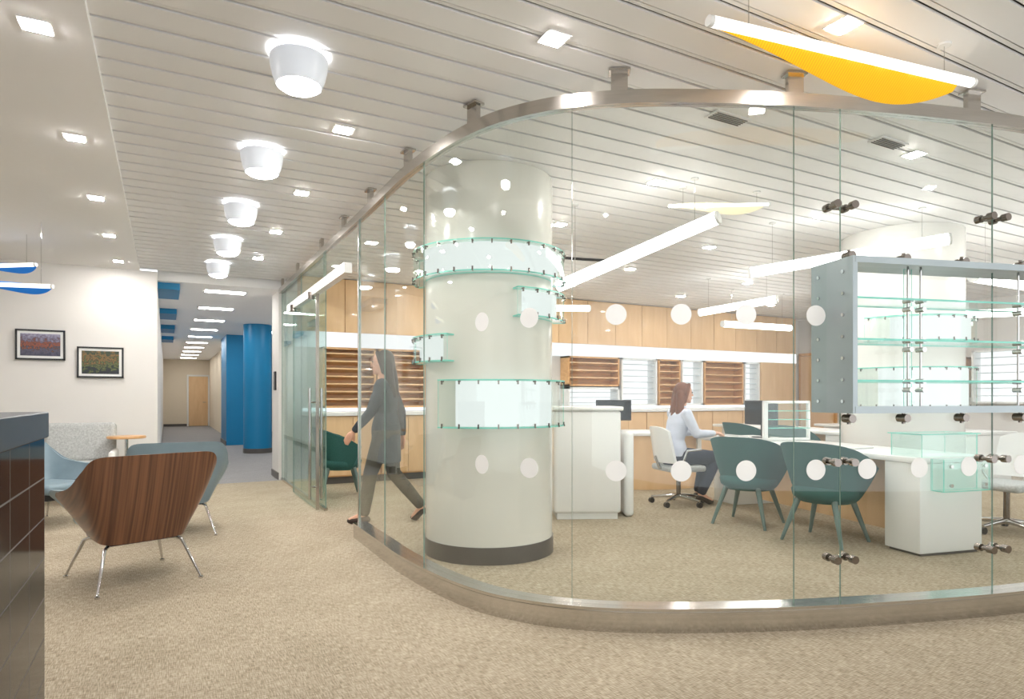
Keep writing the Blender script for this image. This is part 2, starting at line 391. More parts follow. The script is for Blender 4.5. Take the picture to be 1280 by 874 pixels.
# ---------------- pictures ----------------
pm1=picture('painting_autumn',[(0,(58,58,80)),(.25,(84,80,100)),(.38,(70,50,44)),(.5,(150,78,52)),(.62,(100,64,58)),(.75,(104,98,120)),(1,(146,142,164))],8,1.5)
pm2=picture('painting_garden',[(0,(34,36,44)),(.2,(34,48,34)),(.4,(98,104,56)),(.55,(30,42,26)),(.7,(128,96,48)),(1,(48,60,40))],6,2.6)
for x0,x1,z0,z1,pm,lb in ((-1.60,-1.1,1.66,2.03,pm1,'black framed photograph of autumn hillside with white mat'),(-.98,-.48,1.45,1.84,pm2,'black framed photograph of a garden pond')):
    e=thing('framed_picture',lb,'picture',((x0+x1)/2,9.64,z0)); w=x1-x0;h=z1-z0
    f=M(); 
    for sx in(-1,1): f.box((sx*(w/2-.01),0,h/2),(.02,.03,h))
    f.box((0,0,.01),(w,.03,.02)); f.box((0,0,h-.01),(w,.03,.02)); f.obj('frame',m_black,e,smooth=False)
    M().box((0,.004,h/2),(w-.03,.012,h-.03)).obj('mat_board',m_white,e,smooth=False)
    M().box((0,-.004,h/2),(w-.1,.006,h-.1)).obj('picture_print',pm,e,smooth=False)

# ---------------- curved glass partition ----------------
outer=[(1.41,5.48),(1.405,5.0),(1.40,4.6),(1.40,4.2),(1.445,3.65),(1.535,3.24),(1.67,2.97),(1.86,2.745),(2.12,2.55),(2.48,2.36),(2.865,2.19),(3.295,2.035),(3.77,1.887),(4.2,1.775),(4.8,1.66),(5.5,1.58),(6.6,1.53)]
def offs(path,o):
    r=[];n=len(path)
    for i,(x,y) in enumerate(path):
        a=path[max(0,i-1)]; b=path[min(n-1,i+1)]; t=Vector((b[0]-a[0],b[1]-a[1])).normalized(); r.append((x-t.y*o,y+t.x*o))
    return r
gp=offs([(p.x,p.y) for p in catmull(outer)],.06)
L=[0]
for i in range(1,len(gp)): L.append(L[-1]+math.dist(gp[i],gp[i-1]))
def at(s):
    for i in range(1,len(gp)):
        if s<=L[i] or i==len(gp)-1:
            t=(s-L[i-1])/(L[i]-L[i-1]); a,b=gp[i-1],gp[i]
            tt=Vector((b[0]-a[0],b[1]-a[1])).normalized()
            return (a[0]+(b[0]-a[0])*t,a[1]+(b[1]-a[1])*t),tt
def s_of(px):
    lo,hi=0,L[-1]
    for _ in range(50):
        m=(lo+hi)/2
        if proj(*at(m)[0])<px: lo=m
        else: hi=m
    return lo
def sub(s0,s1,k=16): return [at(s0+(s1-s0)*i/k)[0] for i in range(k+1)]
GX=gp[0][0]
gw=thing('glass_partition','curved frameless clear glass wall with steel rail and base','glass wall',(2.5,2.6,0))
gw_off=(-2.5,-2.6,0)
def gpart(m,name,mats,**k):
    o=m.obj(name,mats,gw,loc=gw_off,**k); return o
joints=[0]+[s_of(p) for p in (481,530,715,992,1050,1240)]+[L[-1]]
for a,b in zip(joints[:-1],joints[1:]):
    gpart(M().sweep(sub(a+.001,b-.001),-.004,.004,.12,2.715,endmi=1),'glass_pane',[m_glass,m_dedge])
gpart(M().sweep([(GX+.02,9.82),(GX+.02,8.3)],-.005,.005,0.02,2.715,endmi=1),'glass_pane',[m_glassdoor,m_dedge])
gpart(M().sweep([(GX+.02,8.295),(GX+.02,6.9)],-.005,.005,0.02,2.715,endmi=1),'glass_pane',[m_glassdoor,m_dedge])
gpart(M().sweep([(GX,6.895),(GX,5.5)],-.005,.005,2.36,2.715,endmi=1),'transom_pane',[m_glass,m_dedge])
full=[(GX,9.82),(GX,8),(GX,6.5)]+gp
gpart(M().sweep(full,-.025,.025,2.715,2.785),'top_rail',m_steel,label='brushed steel curved head rail')
gpart(M().sweep(gp,-.055,.055,0,.105).sweep(gp,-.06,.06,.109,.125).sweep(gp,-.05,.05,.1,.112),'base_curb',m_curb,label='polished stainless curved base curb')
gpart(M().sweep([(GX+.02,9.82),(GX+.02,6.9)],-.02,.02,0,.03),'floor_channel',m_steel)
gpart(M().sweep([(GX,5.5),(GX,5.48)],-.012,.012,0,2.715),'end_post',m_steel)
for px in (430,463,510,592,774,993,1215):
    (x,y),t=at(s_of(px)) if px>=441 else ((GX,0),Vector((0,-1)))
    if px<441:
        q=(px-640)/800; yy=(C*GX-q*S*GX)/(S+q*C); x,y=GX,yy
    gpart(M().box((x,y,(2.785+HC)/2+.002),(.085,.03,HC-2.785),rz=math.atan2(t.y,t.x)).box((x,y,HC-.012),(.11,.07,.012),rz=math.atan2(t.y,t.x)),'rail_bracket',m_steel,smooth=False)
for px in (353,372,402):
    q=(px-640)/800; yy=(C*GX-q*S*GX)/(S+q*C)
    gpart(M().box((GX,yy,(2.785+HC)/2),(.03,.085,HC-2.785)),'rail_bracket',m_steel,smooth=False)
for pxx in (603,662,770,851,932,1019,1083,1148,1210,1275):
    (x,y),t=at(s_of(pxx)); n=Vector((-t.y,t.x,0)); p=Vector((x,y,0))
    for z in (1.63,.82):
        if z>1.5 and pxx>1030: continue
        a=p-n*.0045+Vector((0,0,z))
        gpart(M().tube([a,a-n*.002],.054,n=32),'marker_dot',m_dot,label='round frosted white dot on the glass')
for px,zs in ((1050,(2.21,.86,.35)),(1240,(2.2,.86,.36))):
    (x,y),t=at(s_of(px)); n=Vector((-t.y,t.x,0)); t3=Vector((t.x,t.y,0))
    for z in zs:
        m=M()
        for sd in(-1,1):
            p=Vector((x,y,z))+t3*.05*sd
            m.tube([p-n*.055,p-n*.02],.021,n=20); m.tube([p-n*.02,p+n*.02],.012,n=12); m.tube([p+n*.02,p+n*.05],.021,n=20)
        m.tube([Vector((x,y,z))+n*.03-t3*.05,Vector((x,y,z))+n*.03+t3*.05],.01,n=10)
        gpart(m,'patch_fitting',m_dkchrome,label='nickel bolted glass patch fitting')
sd=thing('sliding_glass_door','frameless sliding glass door with tall steel pull','door',(GX-.07,7.6,0))
M().sweep([(0,.72),(0,-.72)],-.006,.006,.02,2.3,endmi=1).obj('door_leaf',[m_glassdoor,m_dedge],sd)
M().sweep([(0,1.0),(0,-2.0)],-.035,.035,2.29,2.38).obj('overhead_track',m_track,sd)
for yy in(-.55,.55): M().tube([(-.03,yy,2.25),(-.03,yy,2.33)],.035,n=16).obj('roller',m_dkchrome,sd)
h=M()
for xx in(-.06,.06): h.tube([(xx,-.62,.12),(xx,-.62,1.3)],.016)
for z in(.25,1.15): h.tube([(-.06,-.62,z),(.06,-.62,z)],.01)
h.obj('pull_handle',m_chrome,sd)
M().box((0,-.71,1.16),(.03,.03,2.28)).obj('edge_stile',m_steel,sd,smooth=False)

# ---------------- display shelf unit through glass ----------------
ox,oy=R(1.71,3.2)
du=thing('display_shelf_unit','steel framed glass display shelves bolted through glass wall','display shelf',(ox,oy,1.12),xrot(12.8))
W=1.75
p=M(); p.bx(-.012,.012,0,.3,0,.79); p.bx(-.013,.014,-.008,.012,0,.79)
p.obj('end_plate',m_panelsteel,du,smooth=False)
p=M()
for z in (.06,.17,.28,.39,.5,.61,.72):
    for yy in(.06,.24): p.tube([(-.02,yy,z),(-.012,yy,z)],.009,n=10)
p.obj('bolt',m_chrome,du)['kind']='stuff'
M().bx(0,W,0,.3,.776,.79).obj('top_plate',m_panelsteel,du,smooth=False)
M().bx(0,W,-.01,.008,.757,.79).obj('front_rail',m_panelsteel,du,smooth=False)
M().bx(0,W,0,.3,0,.014).obj('bottom_plate',m_panelsteel,du,smooth=False)
M().bx(0,W,-.01,.008,0,.036).obj('front_rail',m_panelsteel,du,smooth=False)
for z in (.16,.37,.58): M().bx(.03,W-.02,.01,.29,z,z+.01,emi=1).obj('glass_shelf',[m_gshelf,m_edge],du,smooth=False)
for x in(.38,.46,1.1,1.18):
    q=M()
    q.tube([(x,.06,.02),(x,.06,.765)],.006,n=10)
    for z in(.12,.165,.33,.375,.54,.585): q.tube([(x,.035,z),(x,.085,z)],.013,n=12)
    q.obj('support_rod',m_chrome,du)
M().bx(.395,.445,.1,.104,.03,.76,emi=1).obj('glass_divider',[m_gbox,m_edge],du,smooth=False)
for x in(.08,.42,.8,1.2,1.6):
    for z0,z1 in((.79,.85),(-.06,0)):
        M().tube([(x,.1,(z0+z1)/2),(x,.16,(z0+z1)/2)],.022,n=16).tube([(x,.13,z0),(x,.13,z1)],.009,n=10).obj('clamp_bolt',m_dkchrome,du)

# ---------------- columns ----------------
c1=R(-.183,5.07); c2=R(4.1,6.75)
e=thing('round_column','pale cream glossy round column with dark base','column',(c1[0],c1[1],0))
M().lathe([(.5,.0),(.5,HC-.001)],n=96).obj('shaft',m_column,e)
M().lathe([(.508,0),(.508,.125)],n=96).obj('base_ring',m_dkbase,e)
e=thing('round_column','white glossy round column','column',(c2[0],c2[1],0))
M().lathe([(.56,0),(.56,HC-.001)],n=96).obj('shaft',m_colwhite,e)
M().lathe([(.568,0),(.568,.12)],n=96).obj('base_ring',m_dkbase,e)
def case(cx,cy,a0,a1,p0,p1,z0,z1,r,lab):
    e=thing('curved_display_case',lab,'display case',(cx,cy,z0)); H=z1-z0
    A=lambda d: rad(-118.4+d)
    M().sector(r+.035,r+.043,A(p0),A(p1),.012,H-.012).obj('lit_back_panel',m_case,e)
    for z in(0,H-.01): M().sector(r+.004,r+.1,A(a0),A(a1),z,z+.01,emi=1).obj('glass_shelf',[m_gshelf,m_edge],e)
    M().sector(r+.088,r+.093,A(a0),A(a1),.012,H-.012,emi=1).obj('curved_glass_front',[m_gshelf,m_edge],e)
    n=max(2,int(abs(a1-a0)/13)); q=M()
    for i in range(n+1):
        a=A(a0+4+(a1-a0-8)*i/n)
        for z in(.0,H-.02):
            d=Vector((math.cos(a),math.sin(a),0))
            q.tube([d*(r+.08)+Vector((0,0,z+.005)),d*(r+.108)+Vector((0,0,z+.005))],.006,n=8); q.box(d*(r+.1)+Vector((0,0,z+(.018 if z<.01 else -.003))),(.009,.01,.028),rz=a)
    q.obj('chrome_clip',m_dkchrome,e)['kind']='stuff'
case(*c1,-105,100,-62,88,2.09,2.32,.5,'backlit curved glass display ring on cream column')
case(*c1,22,88,28,75,1.78,1.99,.5,'small curved glass display on cream column')
case(*c1,-95,-28,-80,-36,1.46,1.66,.5,'small curved glass display box on cream column')
case(*c1,-36,80,-24,62,.98,1.33,.5,'tall backlit curved glass display on cream column')
case(*c2,-60,80,-40,60,1.75,2.0,.56,'backlit curved glass display on white column')
case(*c2,-80,60,-50,40,1.1,1.5,.56,'backlit curved glass display panel on white column')

# ---------------- ceiling lights ----------------
dl=thing('drum_ceiling_light','frosted glass tapered drum ceiling light, lit','ceiling light',(.578,3.28,HC),group='drum ceiling lights in a row')
M().lathe([(.06,0),(.075,-.01),(.075,-.05)],n=32).obj('mount',m_white,dl)
M().lathe([(.128,-.02),(.138,-.03),(.136,-.07),(.124,-.125),(.108,-.165),(.104,-.165),(.118,-.125),(.13,-.07),(.13,-.035)],n=48,cap=False).obj('glass_shade',m_shade,dl)
M().lathe([(.05,-.1),(.086,-.12),(.094,-.15),(.084,-.178),(.05,-.19),(.001,-.192)],n=32).obj('lamp_diffuser',m_lamp,dl)
for i in range(1,5): dup(dl,(.578,3.28+1.39*i,HC))
sq=thing('square_downlight','small square recessed ceiling downlight, lit','downlight',(-.51,3.52,HC-.04),group='square recessed downlights')
M().box((0,0,-.002),(.125,.125,.006)).obj('trim_ring',m_white,sq,smooth=False)
M().box((0,0,-.006),(.095,.095,.004)).obj('lens',m_down,sq,smooth=False)
for i in range(1,5): dup(sq,(-.51,3.52+1.4*i,HC-.04))
for i in range(3): dup(sq,(-2.0,2.0+2.8*i,HC-.04))
pts=[(.99,4.08+1.42*i) for i in range(4)]+[(1.615,2.57),(2.72,1.85)]
for yy in (3.9,5.3,6.7,8.1):
    for xx in (3.4,5.4,7.6,9.8): pts.append((xx,yy))
pts+=[(4.6,2.6),(6.8,2.4),(0.4,0.6),(2.2,0),(4.6,0.2)]
for q in pts: dup(sq,(q[0],q[1],HC))
def ceilpt(px,py,z=HC):
    Y=800*(z-1.2)/(497-py); return R((px-640)/800*Y,Y)
for px,py in ((910,147),(1110,178)):
    q=ceilpt(px,py)
    e=thing('air_diffuser','slotted grey ceiling air diffuser','vent',(q[0],q[1],HC),group='ceiling air diffusers')
    M().box((0,0,-.004),(.28,.11,.01)).obj('frame',m_slat,e,smooth=False)
    s_=M()
    for i in range(5): s_.box((0,-.036+.018*i,-.011),(.25,.006,.006))
    s_.obj('louvre',m_dkgap,e,smooth=False)['kind']='stuff'

def linear(name,label,p0,p1,r,wing=None,wmax=.15,wires=True,group=None,mt=None):
    p0=Vector(p0);p1=Vector(p1); mid=(p0+p1)/2
    ang=math.atan2(p1.y-p0.y,p1.x-p0.x)
    e=thing(name,label,'pendant light',mid,ang,group=group)
    hl=math.hypot(p1.x-p0.x,p1.y-p0.y)/2; dz=(p1.z-p0.z)/2
    a=Vector((-hl,0,-dz)); b=Vector((hl,0,dz)); d=(b-a).normalized()
    M().tube([a,b],r,n=20).obj('tube_diffuser',mt or m_tube,e)
    M().tube([a-d*.02,a],r*1.02,n=20).obj('end_cap',m_white,e); M().tube([b,b+d*.02],r*1.02,n=20).obj('end_cap',m_white,e)
    if wires:
        for t in(.12,.88):
            q=a.lerp(b,t); M().tube([q+Vector((0,0,r)),Vector((q.x,q.y,HC-mid.z))],.0025,n=6).obj('suspension_wire',m_chrome,e)
            M().lathe([(.03,-.012),(.03,0)],c=(q.x,q.y,HC-mid.z),n=16).obj('ceiling_cup',m_white,e)
    if wing:
        away=Vector((0,1,0))
        def fn(off):
            def f(u,v):
                uu=.04+.93*u
                up=wmax*.62*math.sin(math.pi*uu**.55)**.9; dn=wmax*.85*math.sin(math.pi*uu**2.3)**.8+wmax*.25*math.sin(math.pi*uu)
                h=up-(up+dn)*v
                cen=a.lerp(b,uu)+away*(r*1.3)
                return cen+Vector((0,0,h*.8))+away*(abs(h)*.25-h*.6*(h<0)+off)
            return f
        M().sheet(fn(0),fn(.003),48,12).obj('curved_shade',wing,e)
    return e
def c3(X,Y,z): x,y=R(X,Y); return (x,y,z)
linear('pendant_light','linear tube pendant with curved yellow perforated shade',c3(.82,2.62,2.74),c3(2.25,3.14,2.745),.022,m_yellow,.125,mt=m_tube2)
linear('pendant_light','linear tube pendant with pale cream curved shade',c3(1.28,5.15,2.74),c3(2.12,5.3,2.8),.014,m_cream,.07,mt=m_tube2)
linear('pendant_light','long thick glowing white tube pendant',c3(.42,5.75,2.2),c3(1.55,4.85,2.56),.05)
linear('pendant_light','long glowing white tube pendant',c3(2.35,6.3,2.43),c3(3.85,5.65,2.6),.05)
linear('pendant_light','long glowing white tube pendant',c3(2.7,9.2,2.42),c3(3.55,8.6,2.52),.05)
linear('pendant_light','long glowing white tube pendant',c3(3.3,10.0,2.35),c3(4.6,10.6,2.35),.05)
linear('pendant_light','long glowing white tube pendant',c3(-.9,8.6,2.42),c3(1.1,9.2,2.48),.045)
linear('pendant_light','long glowing white tube pendant',c3(5.6,8.6,2.3),c3(7.2,8.0,2.3),.05)
linear('pendant_light','long glowing white tube pendant',c3(4.4,6.1,2.35),c3(5.9,6.9,2.35),.05)
linear('pendant_light','slim dark linear pendant, unlit',c3(.5,7.4,2.82),c3(1.35,7.55,2.8),.016,mt=m_black)
linear('pendant_light','linear pendant with curved blue shade',c3(-5.6,6.6,2.55),c3(-4.85,6.5,2.55),.02,m_bluesh,.08,mt=m_tube2)
linear('pendant_light','linear pendant with curved blue shade',c3(-5.1,6.0,2.27),c3(-4.36,6.05,2.25),.02,m_bluesh,.08,mt=m_tube2)

# ---------------- back wall joinery ----------------
uc=thing('wall_cabinet','maple veneer overhead cabinet','cabinet',(1.65+.3,YB-.16,2.13),group='maple overhead cabinets')
M().bx(-.3,.3,-.14,.16,0,.76).obj('body',m_woodshelf,uc,smooth=False)
M().bx(-.296,.296,-.16,-.14,.004,.756).obj('door',m_wood,uc,smooth=False)
for i in range(1,17): dup(uc,(1.95+.602*i,YB-.16,2.13))
struct('trim_10',M().bx(1.62,11.9,YB-.32,YB,1.93,2.128),m_lit,'glowing white soffit strip under cabinets')
def shelfunit(x0,x1,z0,z1,n,lab,wall='b',wood_=True,y0=0):
    w=x1-x0;h=z1-z0
    if wall=='b': e=thing('wall_shelf_unit',lab,'shelf',((x0+x1)/2,YB-.005,z0))
    else: e=thing('wall_shelf_unit',lab,'shelf',(XR-.005,(x0+x1)/2,z0),rad(-90))
    mt=m_woodshelf if wood_ else m_white
    b=M(); b.bx(-w/2,-w/2+.03,-.26,0,0,h); b.bx(w/2-.03,w/2,-.26,0,0,h); b.bx(-w/2,w/2,-.26,0,h-.03,h); b.bx(-w/2,w/2,-.26,0,0,.03)
    b.obj('carcass',mt,e,smooth=False)
    M().bx(-w/2+.03,w/2-.03,-.02,0,.03,h-.03).obj('back_panel',m_woodshelf if wood_ else m_lit,e,smooth=False)
    for i in range(1,n):
        if wood_: M().box((0,-.16,h*i/n),(w-.06,.19,.018),rx=rad(-12)).obj('shelf',m_wood,e,smooth=False)
        else: M().box((0,-.14,h*i/n),(w-.06,.14,.012)).obj('shelf',m_litshelf,e,smooth=False)
    return e
shelfunit(1.95,2.72,1.05,1.92,8,'maple slanted frame display shelves')
shelfunit(2.74,3.5,1.05,1.92,8,'maple slanted frame display shelves')
shelfunit(3.6,4.4,1.05,1.92,7,'backlit white display shelves',wood_=False)
shelfunit(6.1,7.2,1.4,1.92,4,'maple display shelves over the counter')
shelfunit(6.1,7.2,1.02,1.38,4,'backlit white display shelves',wood_=False)
shelfunit(7.25,8.08,1.05,1.92,8,'backlit white display shelves',wood_=False)
shelfunit(8.12,8.66,1.05,1.92,7,'narrow maple display shelves')
shelfunit(8.7,9.24,1.05,1.92,6,'backlit white display niche',wood_=False)
shelfunit(9.28,10.36,1.05,1.92,6,'wide open maple display shelves')
shelfunit(10.4,10.84,1.05,1.92,8,'backlit white display shelves',wood_=False)
M().bx(10.86,11.9,YB-.3,YB-.005,0,2.125).obj('tall_wood_panel',m_wood,smooth=False,label='tall maple veneer wall panel',cat='wall panel')
shelfunit(4.3,5.0,1.2,1.9,5,'maple display shelves on side wall','r')
shelfunit(5.1,5.9,1.1,2.0,7,'backlit white display shelves on side wall','r',False)
shelfunit(6.0,6.6,1.2,1.9,5,'maple display shelves on side wall','r')
shelfunit(6.7,8.4,1.1,2.0,7,'wide backlit white display shelves on side wall','r',False)
e=thing('door_2','maple door with steel handle in side wall','door',(XR-.03,9.02,0)); e['kind']='structure'
M().box((0,0,1.05),(.05,.78,2.1)).obj('door_leaf',m_wood,e,smooth=False)
M().box((.01,.42,1.07),(.05,.06,2.14)).box((.01,-.42,1.07),(.05,.06,2.14)).box((.01,0,2.14),(.05,.9,.06)).obj('door_frame',m_woodshelf,e,smooth=False)
M().tube([(-.06,-.3,.95),(-.06,-.3,1.25)],.012).obj('handle',m_chrome,e)
bc=thing('base_cabinet','maple fronted base cabinet','cabinet',(2.3,YB-.3,0),group='maple base cabinets')
M().bx(-.4,.4,-.25,.295,.1,.94).obj('body',m_woodshelf,bc,smooth=False)
M().bx(-.393,-.003,-.27,-.25,.12,.93).obj('door',m_wood,bc,smooth=False); M().bx(.003,.393,-.27,-.25,.12,.93).obj('door',m_wood,bc,smooth=False)
M().bx(-.4,.4,-.2,.29,0,.1).obj('plinth',m_dkbase,bc,smooth=False)
for i in range(1,11): dup(bc,(2.3+.81*i,YB-.3,0))
M().bx(1.7,10.84,YB-.6,YB-.01,.942,1.0,bev=.01).obj('countertop',m_white,smooth=False,label='long white countertop along the back wall',cat='countertop')
M().bx(1.7,10.84,YB-.02,YB-.006,1.0,1.05).obj('lit_backsplash',m_litc,smooth=False,label='glowing white backsplash strip above counter',cat='backsplash')

# ---------------- seating generators ----------------
def shell_fn(r0,r1,z0,hb,ha,ang,ysc=1.0,pw=2,lean=.0,fwd=0):
    def f(u,v):
        t=u*2-1; th=t*rad(ang); sh=abs(t)**pw
        H=hb*(1-sh)+ha*sh; k=v
        r=r0+(r1-r0)*(k**.7)
        sn,cs=math.sin(th),math.cos(th)
        x=r*sn; y=-r*ysc*cs-lean*k*(1-sh)
        if abs(th)>rad(90):
            q=abs(th)-rad(90); x=math.copysign(r,th); y=r*ysc*q+fwd*k*q
        return (x,y,z0+H*k)
    return f
def edge_fn(top,bot,inset=0,bulge=.015):
    T=catmull(top,10); B=catmull(bot,10); n=len(T)-1
    def smp(P,t):
        k=t*n; i=min(n-1,int(k)); return P[i].lerp(P[i+1],k-i)
    def f(u,v):
        t=abs(u*2-1); a=smp(B,t); b=smp(T,t); p=a.lerp(b,v)
        o=Vector((p.x,p.y-.1,0)); o=o.normalized() if o.length>1e-4 else Vector((0,-1,0))
        p=p+o*(bulge*math.sin(math.pi*v)-inset)
        x=p.x if u>=.5 else -p.x
        return (x,p.y,p.z)
    return f
def lounge(loc,rz,lab,shellmat,innermat,group=None,s=1):
    e=thing('lounge_chair',lab,'lounge chair',loc,rz,group); e.scale=(s,s,s)
    top=[(0,-.43,.85),(.17,-.43,.85),(.335,-.42,.84),(.39,-.35,.76),(.41,-.2,.665),(.425,-.05,.625),(.42,.06,.61)]
    bot=[(0,-.22,.28),(.1,-.22,.28),(.21,-.215,.285),(.255,-.16,.30),(.28,-.05,.34),(.33,.02,.43),(.39,.08,.55)]
    M().sheet(edge_fn(top,bot,0),edge_fn(top,bot,.012),80,12).obj('outer_shell',shellmat,e)
    top2=[(x*.99,y+(.0 if i<5 else .11*(i-4)),z-.008) for i,(x,y,z) in enumerate(top)]
    bot2=[(x,y+(.0 if i<5 else .13*(i-4)),z+.05-(.03*(i-4) if i>4 else 0)) for i,(x,y,z) in enumerate(bot)]
    M().sheet(edge_fn(top2,bot2,.015),edge_fn(top2,bot2,.055),80,12).obj('inner_upholstery',innermat,e)
    M().box((0,.1,.39),(.52,.58,.10),bev=.045,seg=5).obj('seat_cushion',innermat,e)
    M().bx(-.2,.2,-.2,.3,.27,.34,bev=.01,seg=2).obj('under_plate',m_black,e)
    for sx in(-1,1):
        for sy in(-1,1):
            M().tube([(sx*.1,sy*.1+.02,.275),(sx*.2,sy*.19+.02,.27),(sx*.225,sy*.215+.02,.255),(sx*.3,sy*.34+.02,.012)],[.012,.012,.012,.008],n=10).tube([(sx*.3,sy*.34+.02,.012),(sx*.3,sy*.34+.02,0)],.015,n=12).obj('leg',m_chrome,e)
    return e
lounge(R(-2.51,4.25),face(138),'walnut shell lounge chair with pale blue upholstery, chrome legs',m_walnut,m_bluefab)
lounge(D(222,5.7),face(118),'pale blue upholstered lounge chair with chrome legs',m_bluefab,m_bluefab,s=.97)
lounge(D(54,6.1),face(-15),'pale blue lounge chair beside tiled desk',m_bluefab,m_bluefab,s=.9)
e=thing('armchair','light grey fabric armchair with rounded arms against wall','armchair',D(98,7.45),face(-62))
M().box((0,.06,.38),(.56,.56,.14),bev=.05,seg=4).obj('seat',m_greyfab,e)
M().box((0,-.27,.66),(.72,.12,.48),bev=.055,seg=5,rx=rad(12)).obj('backrest',m_greyfab,e)
for sx in(-1,1):
    M().box((sx*.35,.02,.46),(.07,.6,.24),bev=.03,seg=3).obj('armrest',m_white,e)
    for sy in(-1,1): M().tube([(sx*.3,sy*.25,.32),(sx*.31,sy*.27,0)],[.018,.012],n=10).obj('leg',m_chrome,e)
e=thing('side_table','small round wood side table','table',D(158,7.75))
M().lathe([(.0,.705),(.2,.705),(.21,.715),(.205,.735),(0,.735)],n=40,cap=False).obj('table_top',m_woodshelf,e)
M().tube([(0,0,.02),(0,0,.705)],.02).obj('pedestal',m_chrome,e); M().lathe([(.17,0),(.17,.012),(.02,.025)],n=32).obj('base',m_chrome,e)

def tub(loc,rz,lab,group):
    e=thing('tub_chair',lab,'chair',loc,rz,group)
    M().sheet(shell_fn(.2,.335,.33,.51,.29,122,.88,2.4,.05,.1),shell_fn(.165,.3,.36,.475,.255,120,.88,2.4,.05,.1),40,12).obj('backrest_shell',m_teal,e)
    M().lathe([(.05,.32),(.2,.335),(.25,.38),(.26,.43),(.24,.47),(.1,.485),(0.001,.487)],n=36).obj('seat',m_teal,e)
    for sx in(-1,1):
        for sy in(-1,1): M().tube([(sx*.15,sy*.15,.36),(sx*.25,sy*.24,0)],[.026,.013],n=10).obj('leg',m_tealleg,e)
    return e
t1=tub(R(2.62,5.36),face(38),'teal upholstered tub chair with splayed grey-green legs','teal tub chairs')
dup(t1,R(2.25,6.1),face(48))
dup(t1,D(425,7.8),face(20))
def task(loc,rz,lab):
    e=thing('task_chair',lab,'office chair',loc,rz,'white swivel task chairs')
    b=M()
    for i in range(5):
        a=2*math.pi*i/5+.3; b.tube([(0,0,.1),(.15*math.cos(a),.15*math.sin(a),.09),(.3*math.cos(a),.3*math.sin(a),.07)],[.028,.022,.014],n=10)
    b.obj('star_base',m_chrome,e)
    for i in range(5):
        a=2*math.pi*i/5+.3; x,y=.3*math.cos(a),.3*math.sin(a)
        M().tube([(x-.02,y,.03),(x+.02,y,.03)],.03,n=14).obj('caster',m_black,e)
    M().tube([(0,0,.08),(0,0,.4)],.025).obj('gas_lift',m_dkchrome,e)
    M().box((0,0,.415),(.46,.44,.07),bev=.03,seg=4).obj('seat',m_greyfab,e)
    def fo(u,v): t=u*2-1; w=.23*(1-.12*v); return (w*t,-.25+.07*(t*t)-.07*v,.48+.4*v-.05*abs(t)**3*v)
    def fi(u,v): x,y,z=fo(u,v); return (x*.97,y+.035,z)
    M().sheet(fo,fi,16,12).obj('backrest',m_white,e)
    M().tube([(0,-.1,.4),(0,-.24,.42),(0,-.29,.55)],[.02,.02,.015]).obj('back_support',m_chrome,e)
    for sx in(-1,1): M().tube([(sx*.22,-.12,.42),(sx*.27,-.1,.5),(sx*.27,-.05,.62),(sx*.27,.12,.63)],.014).obj('armrest',m_chrome,e)
    return e
WP=D(848,7.2)
tk=task(WP,face(16),'white swivel task chair with chrome star base')
dup(tk,R(4.42,5.72),face(200))

# ---------------- desks ----------------
def desk(loc,rz,lab):
    e=thing('consultation_desk',lab,'desk',loc,rz,'white consultation desks')
    M().bx(-.02,.72,-.01,2.9,.70,.745,bev=.012,seg=2).obj('desktop',m_white,e)
    M().bx(0,.62,0,.32,0.02,.70,bev=.01,seg=2).obj('end_pedestal',m_whitesolid,e)
    M().bx(.03,.59,.02,.3,0,.02).obj('toe_kick',m_dkbase,e,smooth=False)
    M().bx(.4,.43,.32,2.4,.06,.70).obj('modesty_panel',m_wood,e,smooth=False)
    M().bx(.1,.66,2.4,2.8,0.0,.70,bev=.01,seg=2).obj('far_pedestal',m_whitesolid,e)
    return e
dB=(3.06,4.8)
dk=desk(R(*dB),xrot(16.3),'white consultation desk with maple modesty panel')
dup(dk,R(4.3,8.3),xrot(16.3))
dup(t1,R(3.72,8.6),face(40)); dup(t1,R(3.45,9.4),face(20))
dup(tk,R(5.4,8.9),face(200)); dup(dk,R(6.1,8.4),xrot(16.3))
def dl_(u,v):
    n=Vector((math.cos(rad(16.3)),math.sin(rad(16.3)))); a=Vector((-n.y,n.x)); p=Vector(dB)+n*u+a*v; return R(p.x,p.y)
x,y=dl_(0.02,-.0)
e=thing('glass_display_box','clear aqua glass display box standing on desk end','display box',(x,y,.747),xrot(16.3))
for b in ((0,.55,0,.006,.0,.17),(0,.55,.27,.276,.0,.17),(0,.006,.006,.27,.0,.17),(.544,.55,.006,.27,.0,.17),(-.02,.57,-.01,.29,.17,.178)):
    M().bx(*b,emi=1).obj('glass_side',[m_gbox,m_edge],e,smooth=False)
x,y=dl_(0.08,-.10)
e=thing('glass_display_box','clear aqua glass box bolted to desk front','display box',(x,y,.5),xrot(16.3))
for b in ((0,.45,-.03,-.024,0,.24),(0,.45,.074,.08,0,.24),(0,.006,-.02,.07,0,.24),(.444,.45,-.02,.07,0,.24),(0,.45,-.02,.07,.0,.006)):
    M().bx(*b,emi=1).obj('glass_side',[m_gbox,m_edge],e,smooth=False)
for xx in(.06,.39):
    for z in(.05,.19): M().tube([(xx,-.045,z),(xx,-.03,z)],.014,n=12).obj('bolt',m_chrome,e)
x,y=dl_(.12,1.95)
e=thing('desk_screen','white framed glass privacy screen with horizontal shelves','desk divider',(x,y,.746),xrot(16.3-8))
f=M(); f.bx(0,.05,-.02,.02,0,.42,bev=.006,seg=1); f.bx(.5,.53,-.02,.02,0,.42,bev=.006,seg=1); f.bx(0,.53,-.02,.02,.39,.42,bev=.006,seg=1); f.bx(0,.53,-.02,.02,0,.03,bev=.006,seg=1); f.obj('frame',m_white,e)
